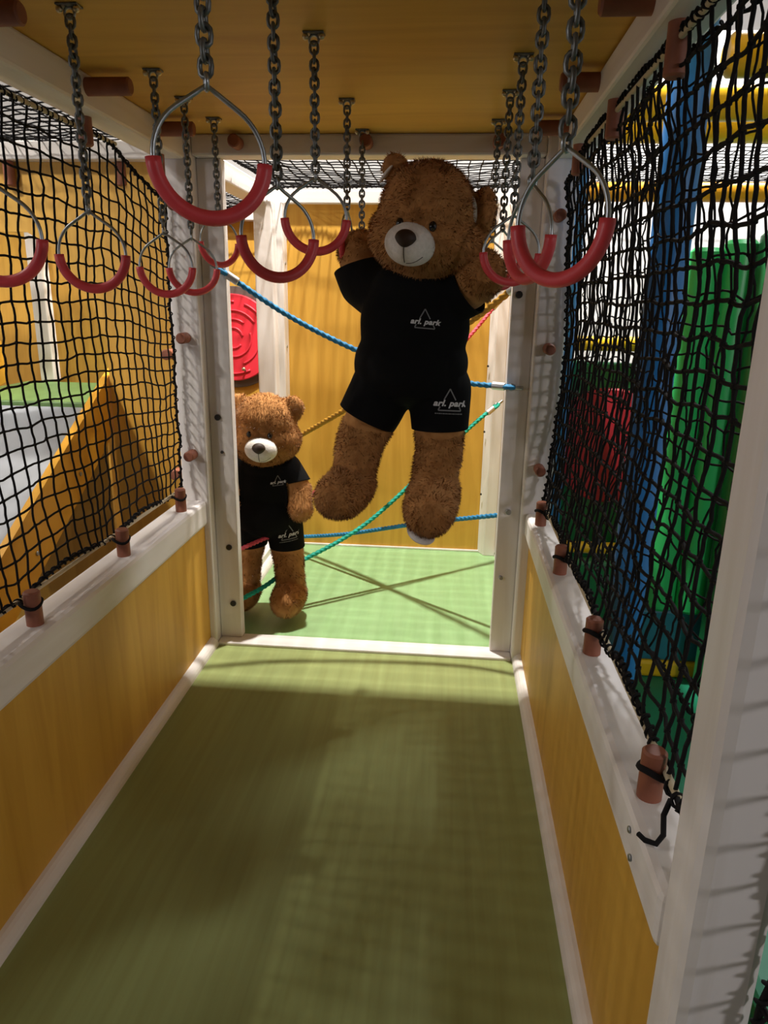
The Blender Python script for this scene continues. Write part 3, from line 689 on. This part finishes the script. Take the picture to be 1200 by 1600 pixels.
prism('side_board', offp(sd), -2.08 - so.x, -2.052 - so.x, 0, YPAINT, sl, .004)
for y in (2.45, 2.12, 1.80): bolt('bolt', Vector((-1.335, y, bedline(y) - .06)) - so, (1, 0, 0), .008, STEEL, sl, .005)
for y in (.6,):
    bm = bmesh.new(); addbox(bm, Vector((-1.45, y, Z0)) - so, Vector((-1.38, y + .07, bedline(y) - .03)) - so, .004); link('leg', bm, WZ, sl)
peg((-1.215, 2.745, 1.84), (-1.215, 2.745, 1.76), 'brown peg under the slide room beam, seen through the net near a chain', 'pegs in the slide room')
peg((-1.63, 2.72, 1.84), (-1.63, 2.72, 1.755), 'brown peg hanging under the beam of the slide room at the left frame edge', 'pegs in the slide room')
peg((-1.06, 2.745, 1.165), (-1.06, 2.65, 1.165), 'brown peg sticking out of the yellow slide room wall beside the left post', 'pegs in the slide room')
peg((-1.06, 2.745, .70), (-1.06, 2.65, .70), 'brown peg low on the yellow slide room wall behind the last rail peg', 'pegs in the slide room')

# ------------------------------------------------------------------ soft play area on the right
struct(box('floor_play', (.45, .1, -.42), (2.6, 3.55, -.36), TGRN, bev=0), 'teal green mat floor of the play area beyond the right net', 'floor')
struct(box('wall_play', (.42, 4.9, Z0), (5.4, 5.0, 2.9), HWALL, bev=0), 'white wall behind the yellow beams on the right', 'wall')
def pad_cyl(name, p0, p1, r, m, label, cat, group=None, caps=None):
    p0, p1 = Vector(p0), Vector(p1); root = thing(name, label, cat, p0, group)
    cyl('foam_sleeve', (0, 0, 0), p1 - p0, r, m, root, 28, r * .25)
    t = (p1 - p0).normalized(); n = int((p1 - p0).length / .35)
    for k in range(1, n):
        c = (p1 - p0) * k / n; cyl('seam_band', c - t * .012, c + t * .012, r * 1.008, m, root, 28)
    return root
pad_cyl('padded_pole', (.640, 2.32, -.36), (.640, 2.32, 3.0), .058, BLUEP, 'thick blue padded pole standing close behind the right net', 'pole', 'padded poles')
pad_cyl('padded_pole', (.545, 3.62, -.36), (.545, 3.62, 3.0), .06, BLUEP, 'dark blue padded pole farther back beside the opening post', 'pole', 'padded poles')
GY = 'yellow padded rollers overhead'
for y, z, xa, wd in ((1.85, 2.03, .72, 'highest and nearest one in the top right corner'), (2.30, 2.03, .72, 'second from the top'),
                     (2.80, 2.03, .46, 'third from the top'), (3.15, 2.03, .46, 'lowest one above the white gap')):
    pad_cyl('yellow_roller', (xa, y, z), (2.2, y, z), .055, YELP, 'yellow padded roller behind the right net, %s' % wd, 'roller', GY)
pad_cyl('padded_beam', (.46, 3.62, 1.865), (2.4, 3.62, 1.865), .042, ORAP, 'orange yellow padded beam level with the near ring on the right', 'beam', 'padded beams')
pad_cyl('padded_beam', (.46, 3.62, 1.19), (2.4, 3.62, 1.19), .035, YELP, 'yellow padded beam above the dark green panel', 'beam', 'padded beams')
pad_cyl('padded_beam', (.60, 3.50, .19), (1.15, 3.50, .19), .030, YELP, 'short yellow padded beam under the shaded red disc', 'beam', 'padded beams')
gp = thing('disc_board', 'dark green padded panel with a large red disc behind the right net', 'panel', (.85, 3.62, .2))
o = box('pad', (-.32, 0, -.16), (.40, .06, .90), DGRN, gp, .02, 3)
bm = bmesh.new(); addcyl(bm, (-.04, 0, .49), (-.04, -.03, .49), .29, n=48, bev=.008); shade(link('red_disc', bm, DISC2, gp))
gp.rotation_euler = (0, 0, -.35)
GC = 'green padded columns'
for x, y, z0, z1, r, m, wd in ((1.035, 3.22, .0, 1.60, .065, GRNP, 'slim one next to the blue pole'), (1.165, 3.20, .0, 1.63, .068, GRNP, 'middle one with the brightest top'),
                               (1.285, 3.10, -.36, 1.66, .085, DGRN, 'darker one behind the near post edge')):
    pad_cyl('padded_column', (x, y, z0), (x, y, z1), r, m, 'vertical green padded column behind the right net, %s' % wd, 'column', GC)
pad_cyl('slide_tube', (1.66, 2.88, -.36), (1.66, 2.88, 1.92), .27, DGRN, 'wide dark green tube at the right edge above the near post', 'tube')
def softblock(name, lo, hi, m, label, bev=.02):
    o = box(name, lo, hi, m, None, bev, 3); return tag(o, label, 'foam block', 'stacked foam blocks')
softblock('foam_block', (.92, 3.20, -.36), (2.2, 3.42, -.27), YELP, 'flat yellow foam block on the green mat at the foot of the columns')
softblock('foam_block', (.92, 3.20, -.27), (2.2, 3.42, 0), TEAL, 'blue foam block on top of the yellow one under the columns')
softblock('foam_block', (.46, 3.40, -.36), (.88, 3.48, .15), DGRN, 'dark green foam block under the red disc board')
softblock('foam_block', (.60, .55, -.36), (1.6, 1.6, .16), TGRN, 'large green foam block at the bottom right corner outside the near post', .03)
